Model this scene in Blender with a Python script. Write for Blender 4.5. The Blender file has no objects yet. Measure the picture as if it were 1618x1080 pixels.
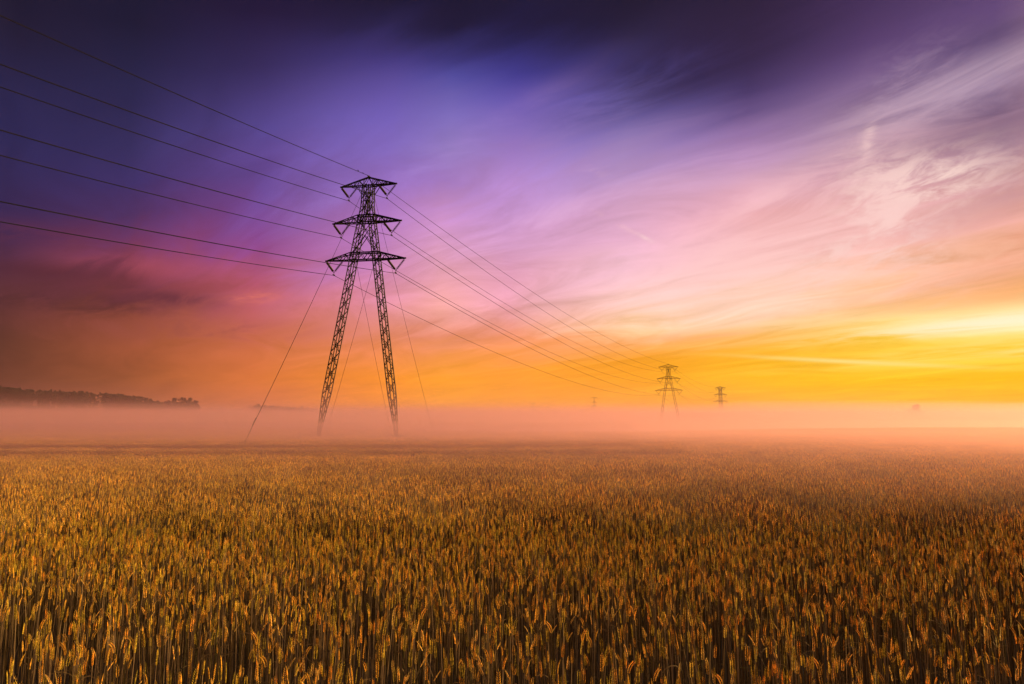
import bpy, bmesh, math, random
import numpy as np
from mathutils import Vector, Matrix, noise as mnoise
random.seed(7)
rng = np.random.default_rng(11)
S = bpy.context.scene
C = S.collection
F = 1079.0; CX = 809.0; CY = 540.0
PITCH = math.atan(134 / F)
EYE = 2.1
DEG = math.pi / 180

# ------------------------------------------------------------------ helpers
def lin(c):
    return tuple(((v/255)/12.92 if v/255 <= .04045 else (((v/255)+.055)/1.055)**2.4) for v in c)

def tag(o, label=None, cat=None, group=None, kind=None):
    if label: o['label'] = label
    if cat: o['category'] = cat
    if group: o['group'] = group
    if kind: o['kind'] = kind
    return o

def empty(name, loc, rz=0.0):
    o = bpy.data.objects.new(name, None); C.objects.link(o)
    o.location = loc; o.rotation_euler = (0, 0, rz); o.empty_display_size = .5
    return o

def mesh_obj(name, verts, faces, mat, parent=None, smooth=False):
    me = bpy.data.meshes.new(name)
    me.from_pydata([tuple(v) for v in verts], [], faces)
    if mat: me.materials.append(mat)
    if smooth: me.polygons.foreach_set('use_smooth', [True]*len(me.polygons))
    me.update()
    o = bpy.data.objects.new(name, me); C.objects.link(o)
    if parent: o.parent = parent
    return o

def copy_tree(o, parent=None):
    c = o.copy(); C.objects.link(c)
    if parent: c.parent = parent
    for ch in o.children: copy_tree(ch, c)
    return c

class MB:
    """collects bars and tubes, links them as one mesh"""
    def __init__(s): s.v = []; s.f = []
    def bar(s, a, b, w=.1, w2=None, n=4, up=None):
        a = Vector(a); b = Vector(b); d = b - a
        if d.length < 1e-6: return
        d.normalize()
        u = Vector((0, 0, 1)) if abs(d.z) < .9 else Vector((0, 1, 0))
        if up: u = Vector(up)
        x = d.cross(u).normalized(); y = d.cross(x).normalized()
        w2 = w if w2 is None else w2
        k = len(s.v)
        for p, ww in ((a, w), (b, w2)):
            for i in range(n):
                t = 2*math.pi*(i+.5)/n
                s.v.append(p + x*math.cos(t)*ww*.707 + y*math.sin(t)*ww*.707)
        for i in range(n):
            j = (i+1) % n
            s.f.append((k+i, k+j, k+n+j, k+n+i))
        s.f.append(tuple(range(k+n-1, k-1, -1))); s.f.append(tuple(range(k+n, k+2*n)))
    def angle(s, a, b, w=.1, t=.016, spin=0.0):
        """an L-section steel angle from a to b"""
        a = Vector(a); b = Vector(b); d = (b-a)
        if d.length < 1e-6: return
        d.normalize()
        u = Vector((0, 0, 1)) if abs(d.z) < .9 else Vector((0, 1, 0))
        x = d.cross(u).normalized(); y = d.cross(x).normalized()
        if spin:
            c, sn = math.cos(spin), math.sin(spin)
            x, y = x*c + y*sn, y*c - x*sn
        prof = [(0, 0), (w, 0), (w, t), (t, t), (t, w), (0, w)]
        k = len(s.v)
        for p in (a, b):
            for (i, j) in prof: s.v.append(p + x*(i-w*.4) + y*(j-w*.4))
        n = 6
        for i in range(n):
            j = (i+1) % n
            s.f.append((k+i, k+j, k+n+j, k+n+i))
        s.f.append(tuple(range(k+n-1, k-1, -1))); s.f.append(tuple(range(k+n, k+2*n)))
    def ring_tube(s, pts, rads, n=8):
        """lathe along a poly-line"""
        k = len(s.v); m = len(pts)
        d = (Vector(pts[-1]) - Vector(pts[0])).normalized()
        u = Vector((0, 0, 1)) if abs(d.z) < .9 else Vector((0, 1, 0))
        for q, (p, r) in enumerate(zip(pts, rads)):
            p = Vector(p)
            a = Vector(pts[max(q-1, 0)]); b = Vector(pts[min(q+1, m-1)])
            dd = (b-a).normalized() if (b-a).length > 1e-9 else d
            x = dd.cross(u).normalized(); y = dd.cross(x).normalized()
            for i in range(n):
                t = 2*math.pi*i/n
                s.v.append(p + x*math.cos(t)*r + y*math.sin(t)*r)
        for q in range(m-1):
            for i in range(n):
                j = (i+1) % n
                s.f.append((k+q*n+i, k+q*n+j, k+(q+1)*n+j, k+(q+1)*n+i))
        s.f.append(tuple(range(k+n-1, k-1, -1))); s.f.append(tuple(range(k+(m-1)*n, k+m*n)))
    def build(s, name, mat, parent=None, smooth=False): return mesh_obj(name, s.v, s.f, mat, parent, smooth)

# ------------------------------------------------------------------ terrain
YS = [-400, 0, 185, 255, 335, 450, 585, 1000, 1400, 2200, 6000]
ZS = [0, 0, 0, -2.4, -6.6, -5.2, -3.0, 4.0, 9.0, 14.0, 20.0]
def sm(a, b, x):
    t = np.clip((x-a)/(b-a), 0, 1); return t*t*(3-2*t)
def terrain(x, y):
    x = np.asarray(x, float); y = np.asarray(y, float)
    z = np.interp(y, YS, ZS)
    z = z + sm(60, 185, y)*(1 - sm(230, 330, y))*(0.95*sm(25, 110, x) + 0.75*sm(-5, -75, -np.abs(np.minimum(x, 0)) - 0) * 0)
    z = z + sm(70, 185, y)*(1 - sm(230, 330, y))*0.8*sm(0, 60, -x)
    z = z + 34*np.exp(-((x+760)/270)**2 - ((y-880)/230)**2)
    z = z + 22*np.exp(-((x+420)/170)**2 - ((y-1350)/240)**2)
    z = z - .28*np.exp(-((x+20)/26)**2 - ((y-96)/30)**2)
    z = z + 0.05*np.sin(x*.043+1.0)*np.sin(y*.055+.4)*sm(8, 40, y) + .03*np.sin(x*.11)*np.cos(y*.09+2)*sm(8, 30, y)
    return z
def tz(x, y): return float(terrain(x, y))

# ------------------------------------------------------------------ materials
def new_mat(name):
    m = bpy.data.materials.new(name); m.use_nodes = True
    nt = m.node_tree; nt.nodes.clear()
    out = nt.nodes.new('ShaderNodeOutputMaterial')
    return m, nt, out
def principled(nt, out, **kw):
    b = nt.nodes.new('ShaderNodeBsdfPrincipled')
    for k, v in kw.items(): b.inputs[k].default_value = v
    nt.links.new(b.outputs[0], out.inputs['Surface'])
    return b

def steel_mat():
    m, nt, out = new_mat('galvanised_steel')
    b = principled(nt, out, Roughness=.7, Metallic=.2, **{'Specular IOR Level': .25})
    tc = nt.nodes.new('ShaderNodeTexCoord'); n = nt.nodes.new('ShaderNodeTexNoise')
    n.inputs['Scale'].default_value = 3.0; n.inputs['Detail'].default_value = 6
    r = nt.nodes.new('ShaderNodeValToRGB')
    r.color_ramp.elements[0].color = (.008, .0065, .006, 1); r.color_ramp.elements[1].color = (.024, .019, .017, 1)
    nt.links.new(tc.outputs['Object'], n.inputs['Vector']); nt.links.new(n.outputs['Fac'], r.inputs['Fac'])
    nt.links.new(r.outputs['Color'], b.inputs['Base Color'])
    return m
def simple_mat(name, c1, c2, scale, rough=.8, **kw):
    m, nt, out = new_mat(name)
    b = principled(nt, out, Roughness=rough, **kw)
    tc = nt.nodes.new('ShaderNodeTexCoord'); n = nt.nodes.new('ShaderNodeTexNoise')
    n.inputs['Scale'].default_value = scale; n.inputs['Detail'].default_value = 8
    r = nt.nodes.new('ShaderNodeValToRGB')
    r.color_ramp.elements[0].position = .3; r.color_ramp.elements[1].position = .7
    r.color_ramp.elements[0].color = (*c1, 1); r.color_ramp.elements[1].color = (*c2, 1)
    nt.links.new(tc.outputs['Object'], n.inputs['Vector']); nt.links.new(n.outputs['Fac'], r.inputs['Fac'])
    nt.links.new(r.outputs['Color'], b.inputs['Base Color'])
    return m
STEEL = steel_mat()
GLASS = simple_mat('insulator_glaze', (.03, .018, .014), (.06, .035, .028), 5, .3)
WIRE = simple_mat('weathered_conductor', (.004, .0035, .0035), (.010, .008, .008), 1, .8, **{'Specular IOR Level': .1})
SOIL = simple_mat('field_soil', (.010, .007, .004), (.030, .020, .010), .9, .95)
CONC = simple_mat('concrete', (.16, .14, .12), (.26, .23, .2), 4, .9)
BARK = simple_mat('bark', (.03, .02, .013), (.07, .05, .035), 6, .95)
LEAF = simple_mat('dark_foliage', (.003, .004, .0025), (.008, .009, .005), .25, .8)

def wheat_mat():
    m, nt, out = new_mat('ripe_wheat')
    L = nt.links
    at = nt.nodes.new('ShaderNodeAttribute'); at.attribute_name = 'Col'
    oi = nt.nodes.new('ShaderNodeObjectInfo')
    hs = nt.nodes.new('ShaderNodeHueSaturation')
    mr = nt.nodes.new('ShaderNodeMapRange'); mr.inputs['To Min'].default_value = .7; mr.inputs['To Max'].default_value = 1.25
    L.new(oi.outputs['Random'], mr.inputs['Value']); L.new(mr.outputs[0], hs.inputs['Value'])
    L.new(at.outputs['Color'], hs.inputs['Color'])
    # broad drifts of greener and drier crop over the field
    ge = nt.nodes.new('ShaderNodeNewGeometry'); n = nt.nodes.new('ShaderNodeTexNoise')
    n.inputs['Scale'].default_value = .16; n.inputs['Detail'].default_value = 4
    L.new(ge.outputs['Position'], n.inputs['Vector'])
    mr2 = nt.nodes.new('ShaderNodeMapRange'); mr2.inputs['From Min'].default_value = .35; mr2.inputs['From Max'].default_value = .65
    mr2.inputs['To Min'].default_value = .0; mr2.inputs['To Max'].default_value = .3
    L.new(n.outputs['Fac'], mr2.inputs['Value'])
    mx = nt.nodes.new('ShaderNodeMix'); mx.data_type = 'RGBA'; mx.blend_type = 'MULTIPLY'
    mx.inputs['B'].default_value = (.80, .86, .6, 1)
    L.new(mr2.outputs[0], mx.inputs['Factor']); L.new(hs.outputs['Color'], mx.inputs['A'])
    b = nt.nodes.new('ShaderNodeBsdfPrincipled'); b.inputs['Roughness'].default_value = .6
    b.inputs['Specular IOR Level'].default_value = .15
    L.new(mx.outputs['Result'], b.inputs['Base Color'])
    tr = nt.nodes.new('ShaderNodeBsdfTranslucent'); L.new(mx.outputs['Result'], tr.inputs['Color'])
    ms = nt.nodes.new('ShaderNodeMixShader'); ms.inputs[0].default_value = .3
    L.new(b.outputs[0], ms.inputs[1]); L.new(tr.outputs[0], ms.inputs[2]); L.new(ms.outputs[0], out.inputs['Surface'])
    return m
WHEAT = wheat_mat()

# ------------------------------------------------------------------ ground sheet
def build_ground():
    xs = np.unique(np.concatenate([np.linspace(-4500, -400, 60), np.linspace(-400, 400, 161), np.linspace(400, 4500, 60)]))
    ys = np.unique(np.concatenate([np.linspace(-400, 0, 9), np.linspace(0, 400, 101), np.linspace(400, 1600, 80), np.linspace(1600, 6000, 40)]))
    X, Y = np.meshgrid(xs, ys); Z = terrain(X, Y)
    V = np.stack([X, Y, Z], -1).reshape(-1, 3).tolist()
    nx = len(xs); fs = []
    for j in range(len(ys)-1):
        for i in range(nx-1):
            k = j*nx+i; fs.append((k, k+1, k+nx+1, k+nx))
    o = mesh_obj('ground', V, fs, SOIL, None, True)
    tag(o, kind='structure')
build_ground()

# ------------------------------------------------------------------ wheat
GOLD = [(.78, .44, .050), (.86, .50, .075), (.70, .35, .040), (.76, .48, .06), (.62, .44, .05), (.90, .61, .16)]
STRAW = [(.155, .095, .04), (.30, .20, .115), (.09, .056, .02), (.085, .068, .02)]
class WM:
    def __init__(s): s.v = []; s.f = []; s.c = []
    def add(s, vs, fs, col):
        k = len(s.v); s.v += vs
        for f in fs: s.f.append(tuple(k+i for i in f)); s.c.append(col)
    def obj(s, name):
        me = bpy.data.meshes.new(name); me.from_pydata(s.v, [], s.f)
        ca = me.color_attributes.new('Col', 'FLOAT_COLOR', 'CORNER')
        buf = []
        for f, c in zip(s.f, s.c): buf += [c[0], c[1], c[2], 1.0]*len(f)
        ca.data.foreach_set('color', buf)
        me.materials.append(WHEAT); me.update()
        return bpy.data.objects.new(name, me)
def vadd(a, b, k=1.0): return (a[0]+b[0]*k, a[1]+b[1]*k, a[2]+b[2]*k)
OCT_F = [(0, 1, 2), (0, 2, 3), (0, 3, 4), (0, 4, 1), (5, 2, 1), (5, 3, 2), (5, 4, 3), (5, 1, 4)]
def stem_frame(h, bend, az, nod):
    """centre line of a stalk: (x,z) curve leaning towards az; returns points up to the head base and the head direction"""
    pts = []
    for i in range(6):
        t = i/5; r = bend*t*t
        pts.append((math.cos(az)*r, math.sin(az)*r, h*t))
    return pts
def jit(c, a, R): k = 1+R.uniform(-a, a); return (c[0]*k, c[1]*k, c[2]*k)

def plant(W, ox, oy, R, lod):
    h = min(.9, R.gauss(.755, .10)); az = R.uniform(0, 6.28); bend = abs(R.gauss(0, .02)) + .004
    if R.random() < .06: h -= .12; bend += .12
    hl = R.uniform(.056, .082); gold = jit(R.choice(GOLD), .2, R); straw = jit(R.choice(STRAW), .2, R)
    ca, sa = math.cos(az), math.sin(az)
    nod = R.uniform(.0, .22) if R.random() < .94 else R.uniform(.4, 1.2)
    rs = .0024
    nseg = 5 if lod == 0 else (2 if lod == 1 else 1)
    z0 = 0 if lod < 2 else h*.35
    ns = 4 if lod == 0 else 3
    vs = []; fs = []
    for i in range(nseg+1):
        t = i/nseg; zz = z0 + (h-z0)*t; r = bend*(zz/h)**2
        rr = (rs*(1.15-.4*t)) * (1 if lod == 0 else 1.3 if lod == 1 else 2.4)
        for k in range(ns):
            a = 6.283*k/ns
            vs.append((ox+ca*r+math.cos(a)*rr, oy+sa*r+math.sin(a)*rr, zz))
    for i in range(nseg):
        for k in range(ns):
            j = (k+1) % ns; fs.append((i*ns+k, i*ns+j, (i+1)*ns+j, (i+1)*ns+k))
    W.add(vs, fs, straw)
    # head: curved axis
    p = (ox+ca*bend, oy+sa*bend, h); th = 2*bend/h
    base_az = R.uniform(0, 3.14)
    nn = 9 if lod == 0 else (5 if lod == 1 else 2)
    step = hl/nn
    for i in range(nn+1 if lod == 0 else nn):
        t = i/nn
        th2 = th + nod*t*1.2
        d = (ca*math.sin(th2), sa*math.sin(th2), math.cos(th2))
        # side vector
        sx = (math.cos(base_az), math.sin(base_az), 0)
        dot = sx[0]*d[0]+sx[1]*d[1]; sx = (sx[0]-d[0]*dot, sx[1]-d[1]*dot, -d[2]*dot)
        n = math.sqrt(sx[0]**2+sx[1]**2+sx[2]**2); sx = (sx[0]/n, sx[1]/n, sx[2]/n)
        sy = (d[1]*sx[2]-d[2]*sx[1], d[2]*sx[0]-d[0]*sx[2], d[0]*sx[1]-d[1]*sx[0])
        env = math.sin(math.pi*min(1, .22+.70*t))**.7
        for side in ((1, -1) if lod == 0 else (((1,) if i % 2 else (-1,)) if lod == 1 else (0,))):
            if lod == 0:
                ln, wd, thk, off = .0108, .0024*env+.0005, .0025*env+.0005, .0029*env
                tilt = .6
            elif lod == 1:
                ln, wd, thk, off = hl/nn*1.1, .0033*env+.0008, .0034*env, .0022*env
                tilt = .2
            else:
                ln, wd, thk, off = hl/nn*1.15, .0105*env, .0095*env, 0
                tilt = 0
            if i == nn: side = 0; tilt = 0
            ax = (d[0]+sx[0]*tilt*side, d[1]+sx[1]*tilt*side, d[2]+sx[2]*tilt*side)
            n = math.sqrt(ax[0]**2+ax[1]**2+ax[2]**2); ax = (ax[0]/n, ax[1]/n, ax[2]/n)
            c0 = vadd(p, sx, off*side); q = vadd(c0, ax, ln*.42); top = vadd(c0, ax, ln*(1.1+(R.random() if lod < 2 else 0)*.3))
            col = jit(gold, .45 if lod < 2 else .35, R)
            W.add([c0, vadd(q, sx, wd), vadd(q, sy, thk), vadd(q, sx, -wd), vadd(q, sy, -thk), top], OCT_F, col)
        p = vadd(p, d, step)
    # leaves
    nl = R.choice([0, 0, 1, 1, 2]) if lod == 0 else (1 if lod == 1 and R.random() < .3 else 0)
    for _ in range(nl):
        z = R.uniform(.35, .88)*h; a = R.uniform(0, 6.28); L = R.uniform(.12, .26); w = R.uniform(.002, .0045)
        up = R.uniform(.2, 1.1); droop = R.uniform(1.0, 3.2)
        if R.random() < .3: w *= .6; L *= .6
        c, s_ = math.cos(a), math.sin(a); r0 = bend*(z/h)**2
        x0, y0 = ox+ca*r0, oy+sa*r0
        n = 5 if lod == 0 else 3; vs = []
        for i in range(n+1):
            t = i/n; ang = up - droop*t
            if i: x_ += math.cos(ang)*L/n; z_ += math.sin(ang)*L/n
            else: x_ = 0; z_ = 0
            ww = w*(1-t)**.6 if i < n else .0004
            tw = t*1.5
            vs.append((x0+c*x_-s_*ww*math.cos(tw), y0+s_*x_+c*ww*math.cos(tw), z+z_+ww*math.sin(tw)))
            vs.append((x0+c*x_+s_*ww*math.cos(tw), y0+s_*x_-c*ww*math.cos(tw), z+z_-ww*math.sin(tw)))
        W.add(vs, [(2*i, 2*i+1, 2*i+3, 2*i+2) for i in range(n)], jit(R.choice(STRAW), .35, R))

def build_wheat():
    protos = bpy.data.collections.new('wheat_plants')   # not linked to the scene: only the field object instances it
    R = random.Random(5)
    names = []
    NA, NB, NC = 14, 5, 4
    for i in range(NA):
        W = WM(); plant(W, 0, 0, R, 0); o = W.obj('wa%02d' % i); protos.objects.link(o)
    for i in range(NB):
        W = WM()
        for k in range(250): plant(W, R.uniform(-.5, .5), R.uniform(-.5, .5), R, 1)
        o = W.obj('wb%02d' % i); protos.objects.link(o)
    for i in range(NC):
        W = WM()
        for k in range(2500): plant(W, R.uniform(-2, 2), R.uniform(-2, 2), R, 2)
        o = W.obj('wc%02d' % i); protos.objects.link(o)
    P = []; I = []; RZ = []; SC = []; TX = []; TY = []
    Y1 = 9.0
    # near: single plants in drilled rows
    n = 0
    y = 1.0
    area_n = 0
    for _ in range(46000):
        yy = math.sqrt(R.uniform(1.2**2, Y1**2)); xx = R.uniform(-1, 1)*(.86*yy+.9)
        # a little thinner here and there
        g = mnoise.noise(Vector((xx*1.3, yy*1.3, 0)))
        if R.random() < .52 + .6*max(0, -g) + .20*max(0, min(1, (7.5-yy)/4.5)): continue
        P.append((xx, yy, tz(xx, yy)+R.uniform(-.05, .03))); I.append(R.randrange(NA)); RZ.append(R.uniform(0, 6.28))
        SC.append(R.gauss(1.0, .06)); TX.append(R.gauss(0, .018)); TY.append(R.gauss(0, .018))
    # middle: 1 m patches
    yy = Y1+.5
    while yy < 92:
        hw = .84*yy+3; xx = -hw
        while xx < hw:
            P.append((xx+R.uniform(-.06, .06), yy+R.uniform(-.06, .06), tz(xx, yy)+R.uniform(-.06, .05))); I.append(NA+R.randrange(NB)); RZ.append(R.randrange(4)*math.pi/2)
            SC.append(R.uniform(.97, 1.03)); TX.append(R.gauss(0, .02)); TY.append(R.gauss(0, .02))
            xx += .97
        yy += .97
    yy = 92.6
    while yy < 262:
        hw = .84*yy+8; xx = -hw
        while xx < hw:
            e = .5
            tx = (tz(xx, yy+e)-tz(xx, yy-e)); ty = -(tz(xx+e, yy)-tz(xx-e, yy))
            P.append((xx, yy, tz(xx, yy)+R.uniform(-.05, .05))); I.append(NA+NB+R.randrange(NC)); RZ.append(R.randrange(4)*math.pi/2)
            SC.append(R.uniform(.98, 1.03)); TX.append(tx); TY.append(ty)
            xx += 3.9
        yy += 3.9
    me = bpy.data.meshes.new('wheat_field'); me.from_pydata(P, [], [])
    a = me.attributes.new('idx', 'INT', 'POINT'); a.data.foreach_set('value', I)
    a = me.attributes.new('rot', 'FLOAT_VECTOR', 'POINT'); a.data.foreach_set('vector', [c for t in zip(TX, TY, RZ) for c in t])
    a = me.attributes.new('scl', 'FLOAT', 'POINT'); a.data.foreach_set('value', SC)
    o = bpy.data.objects.new('wheat_field', me); C.objects.link(o)
    tag(o, 'ripe golden wheat crop filling the whole foreground to the horizon', 'wheat', kind='stuff')
    g = bpy.data.node_groups.new('wheat_scatter', 'GeometryNodeTree')
    g.interface.new_socket('Geometry', in_out='INPUT', socket_type='NodeSocketGeometry')
    g.interface.new_socket('Geometry', in_out='OUTPUT', socket_type='NodeSocketGeometry')
    N = g.nodes; L = g.links
    gi = N.new('NodeGroupInput'); go = N.new('NodeGroupOutput')
    ci = N.new('GeometryNodeCollectionInfo'); ci.inputs['Collection'].default_value = protos
    ci.inputs['Separate Children'].default_value = True; ci.inputs['Reset Children'].default_value = True
    ip = N.new('GeometryNodeInstanceOnPoints'); ip.inputs['Pick Instance'].default_value = True
    mp = N.new('GeometryNodeMeshToPoints')
    def na(nm, t):
        q = N.new('GeometryNodeInputNamedAttribute'); q.data_type = t; q.inputs['Name'].default_value = nm; return q.outputs['Attribute']
    L.new(gi.outputs[0], mp.inputs['Mesh']); L.new(mp.outputs[0], ip.inputs['Points'])
    L.new(ci.outputs[0], ip.inputs['Instance'])
    L.new(na('idx', 'INT'), ip.inputs['Instance Index'])
    e2r = N.new('FunctionNodeEulerToRotation'); L.new(na('rot', 'FLOAT_VECTOR'), e2r.inputs[0]); L.new(e2r.outputs[0], ip.inputs['Rotation'])
    L.new(na('scl', 'FLOAT'), ip.inputs['Scale'])
    L.new(ip.outputs[0], go.inputs[0])
    md = o.modifiers.new('scatter', 'NODES'); md.node_group = g
    print('wheat points', len(P))
build_wheat()

# ------------------------------------------------------------------ pylons
ZL, ZM, ZT, ZP = 26.6, 32.35, 38.1, 39.45
def leg_x(z, kind):
    if kind == 'portal': return 2.2 - (2.2-.95)*min(1, z/26.6) if z < 26.6 else .95
    return max(.52, 6.18 - (6.18-1.87)*(z-.5)/(ZL-.5))
def lattice_mast(mb, side, kind, detail):
    W = .92
    zs = [.35, 2.2]
    step = 1.05 if detail else 2.6
    zt = ZT+.15
    while zs[-1] + step < zt: zs.append(zs[-1]+step)
    zs.append(zt)
    def half(z):
        if z < 6.5: return (.13 + (W/2-.13)*min(1, (z-.35)/6.15))
        if z > 30: return W/2*(1-.25*(z-30)/8)
        return W/2
    rings = []
    for z in zs:
        h = half(z); x = side*leg_x(z, kind)
        rings.append([Vector((x+sx*h, sy*h, z)) for sx, sy in ((-1, -1), (1, -1), (1, 1), (-1, 1))])
    cw, dw = (.165, .080) if detail else (.19, .11)
    B = mb.angle if detail else (lambda a, b, w, **k: mb.bar(a, b, w*.7))
    for k in range(len(rings)-1):
        a, b = rings[k], rings[k+1]
        for i in range(4):
            j = (i+1) % 4
            B(a[i], b[i], cw)
            if (k+i) % 2: B(a[i], b[j], dw)
            else: B(a[j], b[i], dw)
            if detail and k % 2 == 0: B(a[i], a[j], dw*.8)
def cross_arm(mb, z, hl, kind, detail, top=False):
    """box truss between the masts, tapering to a point at both tips"""
    cw, dw = (.165, .09) if detail else (.17, .10)
    B = mb.angle if detail else (lambda a, b, w, **k: mb.bar(a, b, w*.7))
    hw = .46
    xi = leg_x(z, kind) + .46
    dep = 1.05
    if top: xi = .9; dep = 1.0
    for sy in (-1, 1):
        if top:
            apex = Vector((0, sy*.16, ZP-.1))
            for s in (-1, 1):
                tip = Vector((s*hl, sy*.06, z)); B(apex, tip, cw)
                prev_b = Vector((0, sy*hw, z-.1)); prev_t = apex
                n = 6
                for i in range(1, n+1):
                    t = i/n
                    b_ = Vector((0, sy*hw, z-.1)).lerp(tip, t); t_ = apex.lerp(tip, t)
                    B(prev_b, b_, cw)
                    if i < n: B(b_, t_, dw)
                    B(prev_t if i % 2 else prev_b, b_ if i % 2 else t_, dw)
                    prev_b, prev_t = b_, t_
        else:
            for s in (-1, 1):
                tip = Vector((s*hl, sy*.06, z)); b0 = Vector((s*xi, sy*hw, z-.05)); t0 = Vector((s*xi, sy*hw, z+dep))
                n = 5; prev_b, prev_t = b0, t0
                B(b0, tip, cw); B(t0, tip, cw); B(b0, t0, dw)
                for i in range(1, n):
                    t = i/n
                    b_ = b0.lerp(tip, t); t_ = t0.lerp(tip, t)
                    B(b_, t_, dw); B(prev_b if i % 2 else prev_t, t_ if i % 2 else b_, dw)
                    prev_b, prev_t = b_, t_
            n = 6
            B(Vector((-xi, sy*hw, z-.05)), Vector((xi, sy*hw, z-.05)), cw); B(Vector((-xi, sy*hw, z+dep)), Vector((xi, sy*hw, z+dep)), cw)
            for i in range(n):
                x0 = -xi+2*xi*i/n; x1 = -xi+2*xi*(i+1)/n
                za, zb = (z, z+dep) if i % 2 else (z+dep, z)
                B(Vector((x0, sy*hw, za)), Vector((x1, sy*hw, zb)), dw)
    # plan bracing and cross members between the two faces
    for s in (-1, 1):
        n = 5
        for i in range(0, n):
            t = i/n; t2 = (i+1)/n
            x = s*(xi + (hl-xi)*t); h = hw + (.06-hw)*t; x2 = s*(xi+(hl-xi)*t2); h2 = hw+(.06-hw)*t2
            B(Vector((x, -h, z-.03)), Vector((x, h, z-.03)), dw); B(Vector((x, -h, z-.03)), Vector((x2, h2, z-.03)), dw)
            if not top:
                zt = z + dep*(1-t); B(Vector((x, -h, zt)), Vector((x, h, zt)), dw)
    for s in (-1, 1):
        mb.bar((s*(hl-.12), 0, z), (s*(hl+.14), 0, z), .2 if detail else .22)
def insulator(mb, a, b, detail):
    a = Vector(a); b = Vector(b)
    if not detail:
        mb.bar(a, b, .15); return
    pts = []; rad = []
    n = 15
    pts += [a, a.lerp(b, .06)]; rad += [.022, .022]
    for i in range(n):
        t = .08+.82*i/n; q = .82/n
        pts += [a.lerp(b, t), a.lerp(b, t+q*.15), a.lerp(b, t+q*.45), a.lerp(b, t+q*.6)]
        rad += [.045, .19, .17, .05]
    pts += [a.lerp(b, .93), b]; rad += [.022, .022]
    mb.ring_tube(pts, rad, 8)

LEV = [(ZL, 6.41), (ZM, 5.52), (ZT, 4.52)]
VH, VD = 1.40, 1.75
def clamp_local(level, side):
    z, hl = LEV[level]
    return Vector((side*(hl-VH), 0, z-VD-.50))
def make_pylon(name, loc, yaw, lean, label, kind='a_frame', detail=True, footing=True):
    root = empty(name, loc)
    root.rotation_euler = (0, lean, yaw)
    tag(root, label, 'power pylon', 'lattice power pylons of the line')
    for s in (-1, 1):
        mb = MB(); lattice_mast(mb, s, kind, detail)
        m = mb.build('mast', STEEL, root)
        if footing:
            fb = MB(); x = s*leg_x(.5, kind)
            fb.ring_tube([(x, 0, -1.2), (x, 0, .32), (x, 0, .36)], [.42, .34, .2], 12); fb.build('footing', CONC, root)
    for k, (z, hl) in enumerate(LEV):
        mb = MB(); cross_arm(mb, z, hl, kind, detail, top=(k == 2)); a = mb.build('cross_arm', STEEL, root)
        for s in (-1, 1):
            v = (s*(hl-VH), 0, z-VD-.05)
            for xa in (hl-.03, hl-2*VH):
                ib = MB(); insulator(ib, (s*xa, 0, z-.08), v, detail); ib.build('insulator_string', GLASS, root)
            cb = MB(); cb.bar((v[0], 0, v[2]+.1), (v[0], 0, v[2]-.3), .06); cb.bar((v[0]-.16, 0, v[2]+.06), (v[0]+.16, 0, v[2]+.06), .07)
            cb.ring_tube([(v[0], -.35, v[2]-.40), (v[0], -.1, v[2]-.34), (v[0], 0, v[2]-.45), (v[0], .1, v[2]-.34), (v[0], .35, v[2]-.40)], [.05, .07, .09, .07, .05], 8)
            cb.build('wire_clamp', STEEL, root)
    # bracing between the masts
    mb = MB(); B = mb.angle if detail else (lambda a, b, w, **k: mb.bar(a, b, w*.8))
    w = .09 if detail else .14
    for sy in (-1, 1):
        y = sy*.40
        def X(z): return leg_x(z, kind)
        if kind == 'a_frame':
            B((-X(ZL+1.2), y, ZL+1.2), (X(30.2)*.1, y, 30.3), w); B((X(ZL+1.2), y, ZL+1.2), (-X(30.2)*.1, y, 30.3), w)
            B((-X(29.0), y, 29.0), (X(ZM-.1), y, ZM-.1), w*.8); B((X(29.0), y, 29.0), (-X(ZM-.1), y, ZM-.1), w*.8)
        B((-X(35.6), y, 35.6), (X(35.6), y, 35.6), w*1.5); B((-X(36.9), y, 36.9), (X(36.9), y, 36.9), w)
        B((-X(35.6), y, 35.6), (X(36.9), y, 36.9), w*.8); B((X(35.6), y, 35.6), (-X(36.9), y, 36.9), w*.8)
        B((-X(34.9), y, 34.9), (0, y, 33.4), w*.8); B((X(34.9), y, 34.9), (0, y, 33.4), w*.8)
        for s in (-1, 1): B((s*(X(36.5)+.35), y, 36.6), (s*1.75, y, ZT-.12), w)
    if detail: mb.bar((-.35, 0, 35.62), (.35, 0, 35.62), .26)
    mb.build('brace', STEEL, root)
    pk = MB()
    pk.bar((0, 0, ZP-.25), (0, 0, ZP+.18), .34 if detail else .4, .2); pk.bar((-.3, 0, ZP-.12), (.3, 0, ZP-.12), .2)
    pk.bar((0, -.5, ZP+.05), (0, .5, ZP+.05), .1); pk.build('peak_bracket', STEEL, root)
    return root

def world_mat(loc, yaw, lean): return Matrix.Translation(Vector(loc)) @ Matrix.Rotation(yaw, 4, 'Z') @ Matrix.Rotation(lean, 4, 'Y')
T1 = ((-22.5, 100, 0.33), -.236, .020)
T2 = ((76.9, 335, -6.75), -.24, 0)
T3 = ((178.5, 586, -2.9), -.62, 0)
LINE = math.atan2(99, 235)
p1 = make_pylon('power_pylon', *T1, 'tall dark lattice A-frame pylon in the wheat field, nearest and largest')
p2 = make_pylon('power_pylon', *T2, 'smaller hazy A-frame pylon far off, second along the line', detail=False)
p3 = make_pylon('power_pylon', *T3, 'distant narrow pylon with two near-parallel masts, right of the other pylons', kind='portal', detail=False)
M1, M2, M3 = world_mat(*T1), world_mat(*T2), world_mat(*T3)

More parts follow.
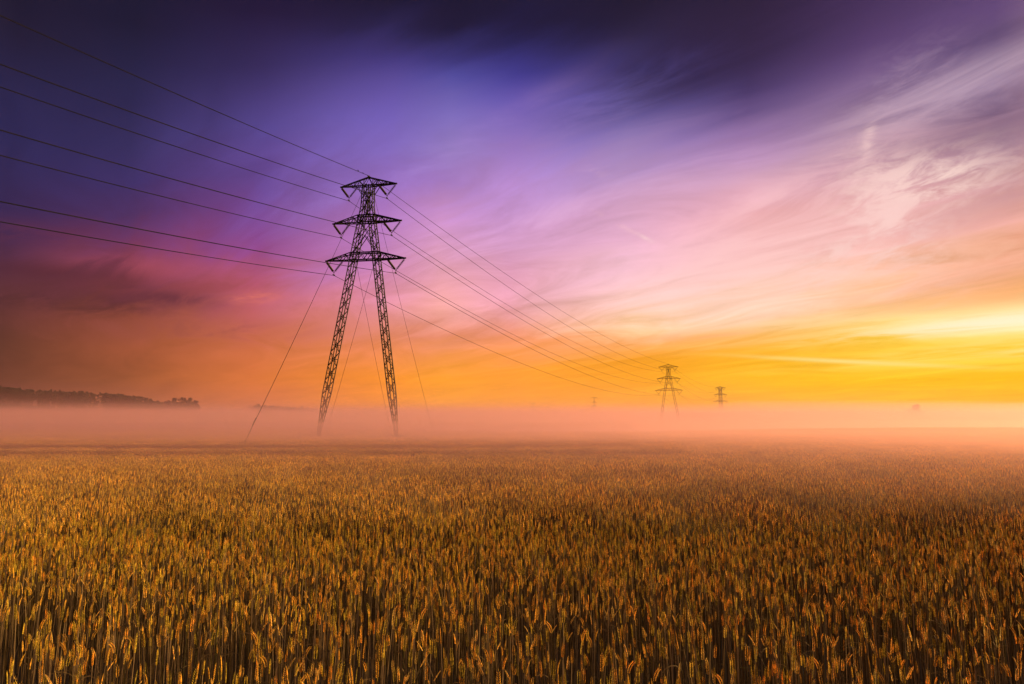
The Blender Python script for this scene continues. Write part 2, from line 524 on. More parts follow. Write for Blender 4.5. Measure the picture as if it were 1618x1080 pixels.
# guy wires of the near pylon: parts of it
M1i = M1.inverted()
def guy(local_a, anchor):
    a = Vector(local_a); ax, ay = anchor
    b = M1i @ Vector((ax, ay, tz(ax, ay)+.15))
    mb = MB(); n = 12; pts = []
    for i in range(n+1):
        t = i/n; p = a.lerp(b, t); p.z -= 4*.35*t*(1-t); pts.append(p)
    mb.ring_tube(pts, [.024]*(n+1), 6)
    g = mb.build('guy_wire', WIRE, p1)
    tb = MB(); q = a.lerp(b, .985); q2 = a.lerp(b, .93); q3 = a.lerp(b, .945)
    tb.ring_tube([q, b], [.05, .05], 8); tb.build('turnbuckle', STEEL, g)
    tb = MB(); tb.ring_tube([q2, q3], [.05, .05], 8); tb.build('splice_sleeve', STEEL, g)
# (px at the anchor, depth)
guy((-.75, 0, 37.6), ((383-CX)/F*50.5, 50.5))
guy((.75, 0, 37.3), ((688-CX)/F*128, 128))
guy((-1.5, 0, ZL-.1), ((621-CX)/F*132, 132))
guy((1.6, 0, ZL-.1), ((516-CX)/F*124, 124))

# conductors ---------------------------------------------------------------
def project(p):
    x, y, z = p[0], p[1], p[2]-EYE
    c, s = math.cos(PITCH), math.sin(PITCH)
    d = y*c+z*s; u = z*c-y*s
    return CX+x/d*F, CY-u/d*F
def span_points(a, b, sag, n):
    return [(a.lerp(b, i/n)) - Vector((0, 0, 4*sag*(i/n)*(1-i/n))) for i in range(n+1)]
BACK = Vector((-math.sin(LINE), -math.cos(LINE), 0))
edge_y = {('e', 0): 24, (2, 1): 101, (2, -1): 137, (1, 1): 205, (1, -1): 245, (0, 1): 318, (0, -1): 350}
names = {(2, 1): 'top', (1, 1): 'middle', (0, 1): 'bottom'}
word = {2: 'top', 1: 'middle', 0: 'lowest'}
def wire_sag_back(a, target):
    """sag so that the span crosses the left edge of the view at the photographed height"""
    b = a + BACK*250 + Vector((0, 0, -6))
    lo, hi = 0.5, 25
    for _ in range(40):
        mid = (lo+hi)/2
        pts = span_points(a, b, mid, 400); y = None
        for p, q in zip(pts, pts[1:]):
            if q.y < 5: break
            xp, yp = project(p); xq, yq = project(q)
            if xp >= 0 > xq: y = yp+(yq-yp)*(xp/(xp-xq)); break
        if y is None: break
        if y < target: lo = mid
        else: hi = mid
    return b, (lo+hi)/2
for key, ty in edge_y.items():
    if key[0] == 'e':
        la = Vector((0, 0, ZP+.16)); lab = 'thin earth wire strung over the peaks of the pylons, highest of the wires'; rad = .034; sag = 4.2; sag2 = 4
    else:
        la = clamp_local(*key); rad = .034; sag = 5.7; sag2 = 5.5
        lab = 'power line wire hung from the %s cross-arm on the %s side of the near pylon' % (word[key[0]], 'left' if key[1] < 0 else 'right')
    a, b, c = M1 @ la, M2 @ la, M3 @ la
    back, bs = wire_sag_back(a, ty)
    print(key, 'back sag', round(bs, 2))
    pts = span_points(back, a, bs, 60)[:-1] + span_points(a, b, sag, 60)[:-1] + span_points(b, c, sag2, 40)
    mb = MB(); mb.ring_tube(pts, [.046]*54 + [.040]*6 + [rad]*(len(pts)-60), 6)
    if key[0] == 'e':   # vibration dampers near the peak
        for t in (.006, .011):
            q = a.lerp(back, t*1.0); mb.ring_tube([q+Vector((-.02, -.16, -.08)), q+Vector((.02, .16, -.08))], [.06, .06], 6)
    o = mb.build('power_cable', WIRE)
    tag(o, lab, 'cable', 'overhead wires of the power line')

# far pylons of another line, tiny in the haze
def far_pylon(px, top_py, d, hl, label):
    x = (px-CX)/F*d; g = tz(x, d); ztop = EYE + (674-top_py)/F*d; H = ztop-g
    root = empty('power_pylon', (x, d, g)); tag(root, label, 'power pylon', 'lattice power pylons of the line')
    mb = MB()
    rings = []
    n = 14
    for i in range(n+1):
        z = H*i/n; h = 3.2*(1-i/n)**1.2+.55
        rings.append([Vector((sx*h, sy*h, z)) for sx, sy in ((-1, -1), (1, -1), (1, 1), (-1, 1))])
    for k in range(n):
        for i in range(4):
            j = (i+1) % 4
            mb.bar(rings[k][i], rings[k+1][i], .14); mb.bar(rings[k][i], rings[k+1][j], .07)
    mb.build('mast', STEEL, root)
    for z, w in ((H-.6, hl), (H*.83, hl*.9), (H*.68, hl)):
        ab = MB()
        for sy in (-1, 1):
            for s in (-1, 1):
                ab.bar((0, sy*.6, z+1.0), (s*w, 0, z), .2); ab.bar((0, sy*.6, z-.3), (s*w, 0, z), .2)
        for s in (-1, 1): ab.bar((s*w, 0, z), (s*w, 0, z-1.6), .16)
        ab.build('cross_arm', STEEL, root)
far_pylon(938.5, 628, 1000, 4.6, 'very faint pylon in the haze, left of the second pylon')
far_pylon(842.5, 637, 1250, 4.2, 'barely visible pylon in the haze, leftmost of the far ones')

# ------------------------------------------------------------------ trees
def crown_mesh(R, H, rad, base, n_leaf, leaf, cone=0.0, clumps=14):
    """leaf-sized faces gathered in clumps through the crown"""
    vs, fs = [], []
    cl = []
    for _ in range(clumps):
        t = R.random(); z = base + (H-base)*(t**.8)
        env = math.sqrt(max(0.02, 1-((t-.42)/.62)**2)) if not cone else (1-t)*.95+.06
        a = R.uniform(0, 6.28); rr = rad*env*R.uniform(.25, .85)
        cl.append((math.cos(a)*rr, math.sin(a)*rr, z, rad*R.uniform(.22, .42)*(.6+.4*env)))
    cl.append((0, 0, H-rad*.3*(0.6 if cone else 1), rad*.3))
    for _ in range(n_leaf):
        c = R.choice(cl)
        d = Vector((R.gauss(0, 1), R.gauss(0, 1), R.gauss(0, .8))).normalized()*c[3]*R.uniform(.55, 1.08)
        p = Vector(c[:3])+d
        u = Vector((R.gauss(0, 1), R.gauss(0, 1), R.gauss(0, 1))).normalized(); v = u.orthogonal().normalized()
        s = leaf*R.uniform(.6, 1.3); k = len(vs)
        vs += [p-u*s, p+v*s*.6, p+u*s, p-v*s*.6]; fs.append((k, k+1, k+2, k+3))
    return vs, fs
def tree(name, x, y, H, rad, R, label, group, conifer=False, n=1500, leaf=.35, zoff=0, base=.2):
    root = empty(name, (x, y, tz(x, y)+zoff), R.uniform(0, 6)); tag(root, label, 'tree', group)
    mb = MB()
    pts = [(0, 0, -.5), (R.uniform(-.1, .1), R.uniform(-.1, .1), H*.3), (R.uniform(-.3, .3), R.uniform(-.3, .3), H*.6), (0, 0, H*.88)]
    mb.ring_tube(pts, [H*.025, H*.018, H*.012, H*.003], 8)
    for i in range(9):
        z = H*R.uniform(.28, .75); a = R.uniform(0, 6.28); L = rad*R.uniform(.5, .8)
        p0 = Vector((0, 0, z)); p1_ = p0+Vector((math.cos(a)*L*.5, math.sin(a)*L*.5, L*.35)); p2_ = p0+Vector((math.cos(a)*L, math.sin(a)*L, L*.6))
        mb.ring_tube([p0, p1_, p2_], [H*.007, H*.005, H*.002], 5)
    mb.build('trunk', BARK, root)
    vs, fs = crown_mesh(R, H, rad, H*(.12 if conifer else base), n, leaf, cone=1 if conifer else 0, clumps=26)
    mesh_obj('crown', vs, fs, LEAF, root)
R = random.Random(3)
tree('lone_tree', (1445-CX)/F*500, 500, 21.8+tz(0, 0), 6.4, R, 'round-crowned tree fading in the mist on the right, larger of the two', 'lone trees in the mist', n=3600, leaf=.4)
tree('lone_tree', (1590-CX)/F*700, 700, 18.5, 4.0, R, 'smaller faint tree in the mist near the right edge', 'lone trees in the mist', n=1800, leaf=.4)
# clump at the end of the left wood
specs = [(268, 632, .5), (277, 630, .5), (285, 628.5, .9), (293, 630, .8), (301, 629.5, .7), (311, 634, .4)]
lab6 = ['low tree at the left end of the small clump beyond the wood', 'second tree from the left in the small clump beyond the wood',
        'tallest rounded tree in the small clump beyond the wood', 'broad tree just right of the tallest in the small clump',
        'bushy tree near the right end of the small clump', 'small low tree at the right end of the small clump']
for (px, py, w), lb in zip(specs, lab6):
    d = 760+R.uniform(-12, 12); x = (px-CX)/F*d; zt_ = EYE+(674-py)/F*d; g = tz(x, d)
    tree('woodland_tree', x, d, max(6, zt_-g), 4.2+3.0*w, R, lb, 'trees of the small clump', n=2600, leaf=.55, base=.04)

def forest(name, label, pts, R, d0, depth, hmin, hmax, count, leaf=.7):
    """a far wood: many small crowns, read as one mass; pts = skyline pixels"""
    vs, fs = [], []
    xs = [p[0] for p in pts]; ys_ = [p[1] for p in pts]
    for i in range(count):
        px = R.uniform(xs[0], xs[-1]); d = d0+R.uniform(0, depth)
        x = (px-CX)/F*d; g = tz(x, d)
        py = float(np.interp(px, xs, ys_)) + (R.gauss(.7, 1.15)) + 2.0*R.random()*(R.random() < .5)
        top = EYE+(674-py)/F*d
        H = max(5, top-g); hh = min(H, R.uniform(13, 20)); b = g+H-hh
        con = R.random() < .45
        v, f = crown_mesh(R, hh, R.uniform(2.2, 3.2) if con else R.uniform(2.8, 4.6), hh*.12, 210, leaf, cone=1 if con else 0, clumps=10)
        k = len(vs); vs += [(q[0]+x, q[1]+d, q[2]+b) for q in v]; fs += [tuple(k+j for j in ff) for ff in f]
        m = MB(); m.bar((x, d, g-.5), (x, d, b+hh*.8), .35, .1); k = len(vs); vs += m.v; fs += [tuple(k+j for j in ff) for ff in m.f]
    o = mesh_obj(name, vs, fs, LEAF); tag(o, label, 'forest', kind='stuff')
forest('distant_forest', 'dark wooded ridge along the left horizon above the mist', [(-160, 606), (0, 611), (30, 614), (60, 617), (110, 619), (150, 621), (190, 624), (225, 627), (240, 632), (262, 636), (285, 636), (318, 641)], R, 800, 90, 13, 20, 620)
forest('distant_forest', 'faint far strip of wood behind the left guy wire', [(394, 642.5), (402, 640.5), (430, 641.5), (470, 643.5), (505, 647)], R, 1250, 70, 12, 18, 90, leaf=.9)

# tall weeds round the mast feet and the guy anchor
def weeds(name, cx, cy, rx, ry, n, label, R, h=1.5):
    vs, fs = [], []
    for _ in range(n):
        x = R.gauss(0, rx); y = R.gauss(0, ry); hh = h*R.uniform(.5, 1.15)*math.exp(-(x/rx/2.4)**2); a = R.uniform(0, 6.28); L = R.uniform(.05, .35)
        w = R.uniform(.012, .03); k = len(vs)
        dx, dy = math.cos(a), math.sin(a)
        for i in range(4):
            t = i/3; q = (x+dx*L*t*t, y+dy*L*t*t, hh*t)
            ww = w*(1-.7*t)
            vs += [(q[0]-dy*ww, q[1]+dx*ww, q[2]), (q[0]+dy*ww, q[1]-dx*ww, q[2])]
        fs += [(k+2*i, k+2*i+1, k+2*i+3, k+2*i+2) for i in range(3)]
        for _k in range(3):
            p = Vector((x+dx*L, y+dy*L, hh*R.uniform(.75, 1.02))); u = Vector((R.gauss(0, 1), R.gauss(0, 1), R.gauss(0, 1))).normalized()*.05; v = u.orthogonal().normalized()*.03
            k = len(vs); vs += [p-u, p+v, p+u, p-v]; fs.append((k, k+1, k+2, k+3))
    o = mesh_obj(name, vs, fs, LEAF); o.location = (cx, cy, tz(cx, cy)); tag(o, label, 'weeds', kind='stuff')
for s, lb in ((-1, 'tall dark weeds around the left foot of the near pylon'), (1, 'tall dark weeds around the right foot of the near pylon')):
    f = M1 @ Vector((s*6.18, 0, 0)); weeds('weeds', f.x-.4, f.y-1.2, 2.6, .9, 200, lb, R, 1.5)
weeds('weeds', (383-CX)/F*50.5, 50.5, 1.2, .6, 90, 'rough weeds where the front guy wire meets the field', R, 1.05)

# ------------------------------------------------------------------ haze and mist
MIST_COL = (1.0, .58, .64)
def vol_mat(name, dens, g=.45, col=MIST_COL):
    m, nt, out = new_mat(name)
    v = nt.nodes.new('ShaderNodeVolumePrincipled')
    v.inputs['Color'].default_value = (*col, 1); v.inputs['Density'].default_value = dens; v.inputs['Anisotropy'].default_value = g
    nt.links.new(v.outputs[0], out.inputs['Volume'])
    return m
def slab(name, x0, x1, y0, y1, zb, zt, dens, label, wav=0.0, seed=0):
    """closed body of even density; top surface gently rolling"""
    nx, ny = (1, 1) if not wav else (34, 40)
    vs = []; fs = []
    for j in range(ny+1):
        for i in range(nx+1):
            # finer steps close by
            y = y0+(y1-y0)*(j/ny)**(2.2 if wav else 1); x = (x0+x1)/2+(x1-x0)/2*(abs(2*i/nx-1)**1.8)*(1 if 2*i >= nx else -1)
            z = zt
            if wav: z += wav*mnoise.noise(Vector((x*.006+seed, y*.006, seed*3.1)))*1.6 + wav*.6*mnoise.noise(Vector((x*.02, y*.02+seed, seed)))
            vs.append((x, y, z))
    n = (nx+1)*(ny+1)
    vs += [(v[0], v[1], zb) for v in vs[:n]]
    I_ = lambda i, j, b=0: b*n + j*(nx+1)+i
    for j in range(ny):
        for i in range(nx):
            fs.append((I_(i, j), I_(i+1, j), I_(i+1, j+1), I_(i, j+1))); fs.append((I_(i, j, 1), I_(i, j+1, 1), I_(i+1, j+1, 1), I_(i+1, j, 1)))
    for i in range(nx):
        fs.append((I_(i, 0), I_(i, 0, 1), I_(i+1, 0, 1), I_(i+1, 0))); fs.append((I_(i+1, ny), I_(i+1, ny, 1), I_(i, ny, 1), I_(i, ny)))
    for j in range(ny):
        fs.append((I_(0, j+1), I_(0, j+1, 1), I_(0, j, 1), I_(0, j))); fs.append((I_(nx, j), I_(nx, j, 1), I_(nx, j+1, 1), I_(nx, j+1)))
    o = mesh_obj(name, vs, fs, vol_mat(name+'_air', dens)); tag(o, label, kind='stuff')
    return o
HAZE_D = .00004
slab('haze', -4600, 4600, -450, 6100, -15, 75, HAZE_D, 'thin even haze over the whole landscape')
# mist lying on the near field, thinning upwards
k = 0
for (x1, y0, y1, zt, dn, wv) in ((1500, 9, 36, 1.50, .010, .1), (1500, 11, 62, 2.35, .0065, .08), (1500, 19, 125, 2.45, .0042, .08), (4, 27, 2400, 2.8, .0026, .12), (55, 16, 2400, 2.6, .0025, .1), (36, 24, 2400, 3.5, .0034, .3), (22, 34, 2400, 4.7, .0040, .4), (12, 46, 2400, 6.2, .0022, .5)):
    slab('mist', -1500-7.3*k, x1+1.37*k, y0+.173*k, y1-(2.31*k if y1 > 100 else 0), -11-.13*k, zt, dn, 'low pink mist lying over the wheat, one of its thin layers', wv, k+1); k += 1
# mist pooled in the dip beyond the crest, deeper with distance
for (y0, zt, dn) in ((200, 4.0, .0040), (225, 5.6, .0036), (300, 8.2, .0050), (320, 10., .0046), (340, 11.5, .0042), (360, 13.5, .0036), (380, 15.5, .0026), (400, 17.5, .0009), (420, 20., .0004)):
    slab('mist', -1500-7.3*k, 1500+7.9*k, y0+.173*k, 2400-2.31*k, -11-.13*k, zt, dn, 'mist pooled in the dip beyond the field, one of its layers', .9, k+1); k += 1

slab('mist', 140, 900, 421, 484, -12.5, 17.5, .006, 'bank of mist in front of the lone trees on the right', 1.2, 31)

# ------------------------------------------------------------------ sky
SUN_AZ, SUN_EL = 74*DEG, 12*DEG
def pix_dir(px, py):
    x = (px-CX)/F; u = (CY-py)/F
    c, s = math.cos(PITCH), math.sin(PITCH)
    v = Vector((x, c-u*s, s+u*c)).normalized()
    return v
def azel(px, py):
    v = pix_dir(px, py); return math.atan2(v.x, v.y), math.asin(v.z)
GRID = {
 0: [(0, (30,24,48)), (100, (38,33,70)), (200, (44,38,82)), (300, (52,36,78)), (350, (62,36,72)), (400, (80,40,62)), (450, (92,45,52)), (500, (98,50,45)), (550, (100,54,40)), (600, (98,52,38)), (640, (96,50,44))],
 200: [(0, (28,24,50)), (100, (40,36,74)), (200, (50,42,88)), (270, (60,45,98)), (330, (78,47,96)), (370, (112,52,92)), (405, (140,62,84)), (440, (112,50,62)), (470, (108,50,54)), (500, (146,72,56)), (550, (156,80,50)), (600, (150,80,46)), (640, (146,78,50))],
 400: [(0, (36,24,58)), (100, (56,44,94)), (200, (84,68,138)), (300, (106,74,150)), (350, (126,72,146)), (400, (150,74,140)), (450, (190,90,112)), (500, (196,98,92)), (550, (206,108,66)), (600, (218,116,56)), (640, (215,115,66))],
 600: [(0, (26,20,44)), (60, (44,36,80)), (110, (70,58,128)), (200, (116,96,182)), (250, (136,108,194)), (300, (156,114,196)), (350, (178,120,190)), (400, (200,128,184)), (450, (216,136,164)), (500, (226,138,132)), (550, (236,136,84)), (600, (252,146,44)), (640, (248,142,46))],
 700: [(0, (20,16,38)), (60, (34,28,66)), (110, (62,56,126)), (140, (84,78,160)), (200, (130,112,192)), (250, (150,124,194)), (300, (170,126,198)), (330, (200,142,198)), (380, (224,158,192)), (430, (234,162,178)), (480, (238,162,152)), (530, (228,138,106)), (560, (240,146,72)), (600, (255,160,40)), (640, (255,158,40))],
 809: [(0, (26,20,44)), (60, (34,30,74)), (130, (66,60,144)), (180, (104,88,180)), (220, (138,112,194)), (283, (184,138,204)), (330, (204,150,204)), (380, (222,162,204)), (440, (230,160,184)), (500, (240,160,156)), (540, (248,152,106)), (580, (255,156,52)), (640, (255,158,40))],
 1000: [(0, (24,18,40)), (80, (42,34,68)), (130, (64,56,112)), (170, (108,94,162)), (210, (146,122,184)), (240, (174,140,194)), (290, (208,160,200)), (330, (222,168,200)), (380, (232,176,202)), (420, (248,194,204)), (480, (255,204,188)), (520, (255,202,150)), (540, (252,168,90)), (580, (255,164,34)), (640, (255,164,24))],
 1200: [(0, (40,28,54)), (60, (50,36,70)), (130, (68,52,100)), (165, (98,76,128)), (195, (144,110,164)), (230, (180,138,184)), (260, (204,156,184)), (300, (226,168,184)), (350, (238,174,178)), (380, (248,188,188)), (430, (255,204,194)), (480, (255,208,178)), (510, (255,206,150)), (530, (255,190,106)), (560, (255,180,44)), (600, (255,188,20)), (640, (255,172,24))],
 1400: [(0, (70,48,92)), (60, (82,58,104)), (120, (112,86,132)), (175, (146,116,148)), (230, (172,134,156)), (283, (212,160,172)), (330, (230,172,170)), (390, (244,186,176)), (430, (250,190,160)), (470, (253,192,134)), (510, (255,218,136)), (550, (255,206,66)), (600, (255,192,14)), (640, (255,178,10))],
 1618: [(0, (88,64,110)), (60, (96,74,116)), (110, (150,124,156)), (170, (120,92,124)), (230, (160,124,144)), (290, (196,146,152)), (346, (232,168,160)), (400, (240,168,134)), (450, (250,178,116)), (490, (255,218,150)), (520, (255,240,180)), (550, (255,208,60)), (600, (255,190,0)), (640, (255,172,8))],
}
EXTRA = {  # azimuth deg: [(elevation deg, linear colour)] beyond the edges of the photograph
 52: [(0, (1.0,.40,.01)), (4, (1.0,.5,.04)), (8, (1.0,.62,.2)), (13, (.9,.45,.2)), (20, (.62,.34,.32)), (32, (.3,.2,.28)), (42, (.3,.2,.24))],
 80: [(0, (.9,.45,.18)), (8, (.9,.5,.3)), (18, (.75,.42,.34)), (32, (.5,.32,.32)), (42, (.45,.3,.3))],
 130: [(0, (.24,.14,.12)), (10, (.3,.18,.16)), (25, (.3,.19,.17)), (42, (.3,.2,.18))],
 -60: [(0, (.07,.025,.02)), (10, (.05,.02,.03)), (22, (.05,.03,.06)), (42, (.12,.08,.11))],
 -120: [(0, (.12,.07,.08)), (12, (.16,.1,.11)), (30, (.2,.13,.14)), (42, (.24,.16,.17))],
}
EMAX = 42*DEG
def build_world():
    w = bpy.data.worlds.new('World'); S.world = w; w.use_nodes = True
    nt = w.node_tree; nt.nodes.clear(); N = nt.nodes; L = nt.links
    def val(x):
        return x
    def M(op, a, b=None, c=None, clamp=False):
        n = N.new('ShaderNodeMath'); n.operation = op; n.use_clamp = clamp
        for i, q in enumerate((a, b, c)):
            if q is None: continue
            if isinstance(q, (int, float)): n.inputs[i].default_value = q
            else: L.new(q, n.inputs[i])
        return n.outputs[0]
    def mix(f, a, b, blend='MIX'):
        n = N.new('ShaderNodeMix'); n.data_type = 'RGBA'; n.blend_type = blend
        for k, q in (('Factor', f), ('A', a), ('B', b)):
            s = n.inputs[0] if k == 'Factor' else n.inputs[6 if k == 'A' else 7]
            if isinstance(q, (int, float)): s.default_value = q
            elif isinstance(q, tuple): s.default_value = (*q, 1)
            else: L.new(q, s)
        return n.outputs[2]
    def mrange(x, a, b, c=0., d=1., typ='SMOOTHSTEP'):
        n = N.new('ShaderNodeMapRange'); n.interpolation_type = typ
        L.new(x, n.inputs[0]); n.inputs[1].default_value = a; n.inputs[2].default_value = b; n.inputs[3].default_value = c; n.inputs[4].default_value = d
        return n.outputs[0]
    def comb(x, y, z=0.0):
        n = N.new('ShaderNodeCombineXYZ')
        for i, q in enumerate((x, y, z)):
            if isinstance(q, (int, float)): n.inputs[i].default_value = q
            else: L.new(q, n.inputs[i])
        return n.outputs[0]
    def noise(vec, scale, detail=6, rough=.55, dist=0.0):
        n = N.new('ShaderNodeTexNoise'); L.new(vec, n.inputs['Vector'])
        n.inputs['Scale'].default_value = scale; n.inputs['Detail'].default_value = detail; n.inputs['Roughness'].default_value = rough; n.inputs['Distortion'].default_value = dist
        return n.outputs['Fac']
    tc = N.new('ShaderNodeTexCoord'); sp = N.new('ShaderNodeSeparateXYZ'); L.new(tc.outputs['Generated'], sp.inputs[0])
    x, y, z = sp.outputs
    az = M('ARCTAN2', x, y); el = M('ARCSINE', z)
    # high cloud sheet seen in perspective, combed along one bearing
    zz = M('ADD', M('MAXIMUM', z, 0.0), .10)
    px_ = M('DIVIDE', x, zz); py_ = M('DIVIDE', y, zz)
    a0 = -41*DEG
    al = M('ADD', M('MULTIPLY', px_, math.sin(a0)), M('MULTIPLY', py_, math.cos(a0)))
    ac = M('SUBTRACT', M('MULTIPLY', px_, math.cos(a0)), M('MULTIPLY', py_, math.sin(a0)))
    wob = noise(comb(M('MULTIPLY', al, .3), M('MULTIPLY', ac, .5), 3.1), 1.0, 3)
    ac2 = M('ADD', ac, M('MULTIPLY', M('SUBTRACT', wob, .5), 1.2))
    n1 = noise(comb(M('MULTIPLY', al, .24), ac2, 7.7), 1.1, 5, .5)
    n2 = noise(comb(M('MULTIPLY', al, .55), M('MULTIPLY', ac2, 1.5), 1.3), 2.0, 9, .64, .9)
    n3 = noise(comb(M('MULTIPLY', az, 8.0), M('MULTIPLY', M('SUBTRACT', el, M('MULTIPLY', az, .18)), 22.0), 5.3), 2.2, 12, .68, .55)
    warp = M('MULTIPLY', M('SUBTRACT', n1, .5), 7.5*DEG)
    elw = M('ADD', el, M('MULTIPLY', warp, mrange(el, 1*DEG, 12*DEG, .12, 1)))
    elw = M('ADD', elw, M('MULTIPLY', M('MULTIPLY', M('SUBTRACT', n2, .5), 4.0*DEG), mrange(el, 1*DEG, 14*DEG, .25, 1)))
    azw = M('ADD', az, M('MULTIPLY', M('SUBTRACT', n1, .5), 5*DEG))
    fac = M('DIVIDE', elw, EMAX, clamp=True)
    def ramp(stops):
        n = N.new('ShaderNodeValToRGB'); L.new(fac, n.inputs[0]); cr = n.color_ramp; cr.interpolation = 'LINEAR'
        stops = sorted(stops)
        cr.elements[0].position = stops[0][0]; cr.elements[0].color = (*stops[0][1], 1)
        cr.elements[1].position = stops[-1][0]; cr.elements[1].color = (*stops[-1][1], 1)
        for p, c in stops[1:-1]:
            e = cr.elements.new(p); e.color = (*c, 1)
        return n.outputs[0]
    cols = []
    for pxc, rows in GRID.items():
        st = [(max(0, azel(pxc, r)[1])/EMAX, lin(c)) for r, c in rows]
        st.append((1.0, lin((22, 16, 38))))
        cols.append((azel(pxc, 600)[0], ramp(st)))
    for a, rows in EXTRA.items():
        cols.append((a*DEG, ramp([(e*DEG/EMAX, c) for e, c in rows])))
    cols.sort(key=lambda t: t[0])
    col = cols[0][1]
    for (a0_, _), (a1_, r) in zip(cols, cols[1:]):
        col = mix(mrange(azw, a0_, a1_, 0, 1, 'LINEAR'), col, r)
    col = mix(mrange(azw, cols[-1][0], 179*DEG), col, cols[0][1])
    # added fill light for wheat and mist: brightened sky overhead and behind the viewer
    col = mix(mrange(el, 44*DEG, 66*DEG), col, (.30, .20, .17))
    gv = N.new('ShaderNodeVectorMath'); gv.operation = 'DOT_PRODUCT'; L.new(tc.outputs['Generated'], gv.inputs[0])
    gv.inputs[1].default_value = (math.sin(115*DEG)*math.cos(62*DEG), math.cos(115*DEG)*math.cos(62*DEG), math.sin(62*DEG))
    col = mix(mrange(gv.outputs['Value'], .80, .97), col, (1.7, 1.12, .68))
    # streak contrast
    k = M('ADD', 1.04, M('MULTIPLY', M('SUBTRACT', n2, .5), mrange(el, 1*DEG, 12*DEG, .45, 1.0)))
    kk = N.new('ShaderNodeVectorMath'); kk.operation = 'SCALE'; L.new(col, kk.inputs[0]); L.new(k, kk.inputs['Scale']); col = kk.outputs[0]
    # single cloud features: (px, py, half-length, half-width in deg, tilt deg, colour, strength, noise weight)
    def blob(pxb, pyb, la, lb, tilt, colr, strength, nz=n3, lo=.42, hi=.72, mode='MIX'):
        nonlocal col
        a_, e_ = azel(pxb, pyb)
        da = M('MULTIPLY', M('SUBTRACT', az, a_), math.cos(e_)/DEG); de = M('DIVIDE', M('SUBTRACT', el, e_), DEG)
        t = tilt*DEG
        u = M('DIVIDE', M('ADD', M('MULTIPLY', da, math.cos(t)), M('MULTIPLY', de, math.sin(t))), la)
        v = M('DIVIDE', M('SUBTRACT', M('MULTIPLY', de, math.cos(t)), M('MULTIPLY', da, math.sin(t))), lb)
        r2 = M('ADD', M('MULTIPLY', u, u), M('MULTIPLY', v, v))
        g = M('EXPONENT', M('MULTIPLY', r2, -1.0))
        if nz is not None: g = M('MULTIPLY', g, mrange(nz, lo, hi))
        col = mix(M('MULTIPLY', g, strength, clamp=True), col, lin(colr))
    blob(1120, 85, 13, 3.0, 14, (38, 26, 56), .75, n2, .30, .60)
    blob(820, 35, 12, 2.6, 2, (24, 18, 40), .7, n2, .25, .6)
    blob(1010, 300, 12, 1.4, 17, (226, 178, 208), .5, n2, .42, .66)
    blob(720, 230, 10, 1.1, 26, (178, 140, 208), .5, n2, .4, .64)
    blob(1560, 125, 7.5, 1.5, 8, (205, 178, 196), .75, n2, .40, .62)
    blob(1430, 150, 3.2, 2.2, 35, (190, 160, 185), .5, n3)
    blob(1372, 222, .4, 1.2, -14, (235, 200, 200), .75, n3, .35, .6)
    blob(1460, 285, 4.6, 1.7, 0, (255, 222, 212), .95, n3, .36, .62)
    blob(1410, 345, 4.6, 2.6, -70, (254, 212, 206), .8, n3, .38, .64)
    blob(1330, 400, 4.5, 1.8, 25, (254, 214, 206), .75, n3, .38, .64)
    blob(1510, 225, 4.5, 1.3, 12, (128, 92, 114), .55, n2, .38, .66)
    blob(1560, 330, 5.0, 1.0, 14, (188, 128, 132), .5, n2, .4, .66)
    blob(985, 358, 1.9, .20, -30, (250, 196, 206), .5, n3, .40, .65)
    blob(1020, 376, .6, .16, -30, (255, 214, 214), .7, n3, .3, .55)
    blob(945, 270, 1.6, .5, -8, (222, 176, 206), .5, n3)
    blob(1340, 571, 6.5, .16, -5.5, (255, 232, 140), .75, None)
    blob(1560, 510, 9, .55, 2, (255, 246, 214), .75, n2, .36, .6)
    blob(1600, 535, 7, .35, 6, (255, 226, 120), .6, n2, .36, .6)
    blob(1480, 560, 9, .5, 3, (255, 220, 110), .5, n2, .4, .62)
    blob(1260, 330, 9, 2.8, 22, (250, 198, 200), .8, n2, .40, .62)
    blob(1180, 420, 9, 2.0, 12, (255, 208, 200), .5, n2, .40, .62)
    blob(1560, 400, 6, 1.6, 10, (252, 190, 160), .5, n3, .38, .62)
    blob(90, 380, 6, .8, -4, (104, 48, 74), .6, n3, .36, .6)
    blob(300, 455, 5, .8, 5, (150, 66, 70), .55, n3, .36, .6)
    blob(110, 480, 6, .7, 0, (66, 32, 36), .6, n3, .36, .6)
    blob(260, 470, 4.5, .65, 0, (96, 44, 56), .8, n2, .36, .6)
    blob(120, 432, 6, .7, 2, (78, 34, 44), .7, n2, .36, .6)
    blob(405, 470, 1.8, .45, 8, (232, 120, 104), .8, n3, .36, .62)
    blob(250, 425, 5, 1.0, 4, (170, 76, 88), .5, n2, .4, .62)
    blob(640, 520, 2.4, .35, 3, (244, 150, 116), .6, n3, .38, .64)
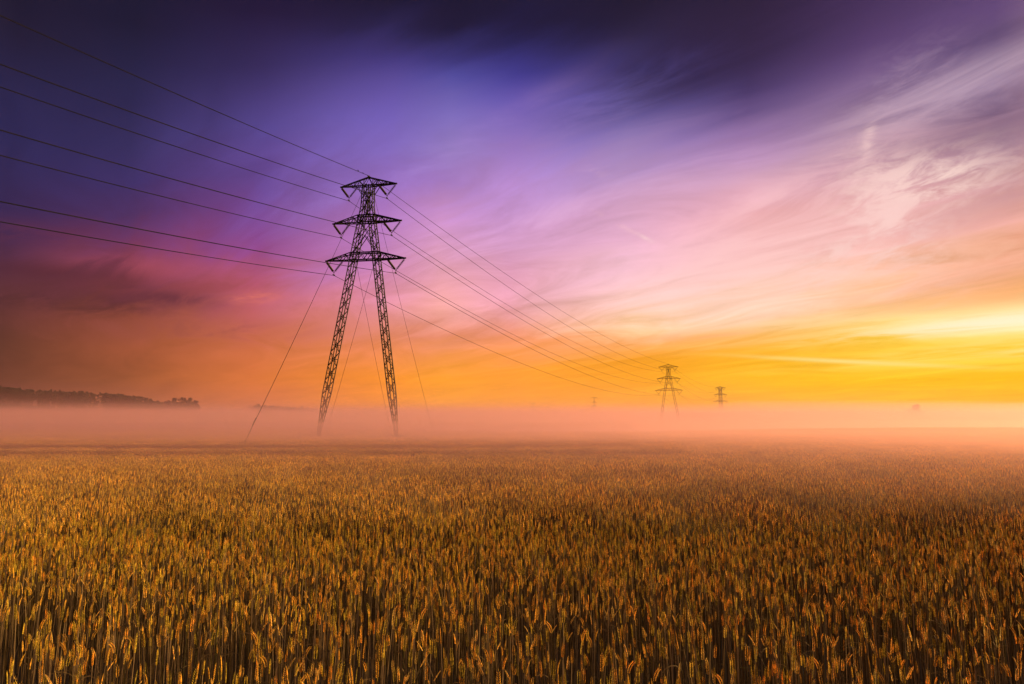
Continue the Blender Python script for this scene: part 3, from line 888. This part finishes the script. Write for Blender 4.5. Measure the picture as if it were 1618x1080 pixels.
    blob(330, 520, 9, 1.0, 2, (140, 70, 62), .5, n2, .42, .62)
    blob(1100, 530, 7, .4, 3, (250, 150, 90), .5, n2, .42, .62)
    # a trace of clear physical sky behind the clouds
    sk = N.new('ShaderNodeTexSky'); sk.sky_type = 'NISHITA'; sk.sun_disc = False; sk.sun_elevation = SUN_EL; sk.sun_rotation = SUN_AZ
    sks = N.new('ShaderNodeVectorMath'); sks.operation = 'SCALE'; L.new(sk.outputs[0], sks.inputs[0]); sks.inputs['Scale'].default_value = .08
    col = mix(.015, col, sks.outputs[0])
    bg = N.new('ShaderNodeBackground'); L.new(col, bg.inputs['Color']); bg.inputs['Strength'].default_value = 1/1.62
    out = N.new('ShaderNodeOutputWorld'); L.new(bg.outputs[0], out.inputs['Surface'])
    w.cycles.sampling_method = 'MANUAL'; w.cycles.sample_map_resolution = 1024
build_world()

# ------------------------------------------------------------------ sun
sl = bpy.data.lights.new('sun', 'SUN'); so = bpy.data.objects.new('sun', sl); C.objects.link(so)
sl.energy = 5.0; sl.angle = 1.5*DEG; sl.color = (1.0, .64, .22)
d = Vector((math.sin(SUN_AZ)*math.cos(SUN_EL), math.cos(SUN_AZ)*math.cos(SUN_EL), math.sin(SUN_EL)))
so.rotation_euler = d.to_track_quat('Z', 'Y').to_euler()

# ------------------------------------------------------------------ camera
cam = bpy.data.cameras.new('camera'); co = bpy.data.objects.new('camera', cam); C.objects.link(co)
cam.sensor_width = 36; cam.lens = 36*F/1618; cam.clip_end = 12000; cam.clip_start = .05
co.location = (0, 0, EYE); co.rotation_euler = (math.pi/2+PITCH, 0, 0)
S.camera = co

S.view_settings.view_transform = 'Standard'; S.view_settings.look = 'None'; S.view_settings.exposure = .696; S.view_settings.gamma = 1
S.render.engine = 'CYCLES'
cy = S.cycles
cy.max_bounces = 6; cy.diffuse_bounces = 3; cy.glossy_bounces = 2; cy.transmission_bounces = 3; cy.volume_bounces = 2; cy.transparent_max_bounces = 8
cy.use_denoising = True
cy.sample_clamp_indirect = 4
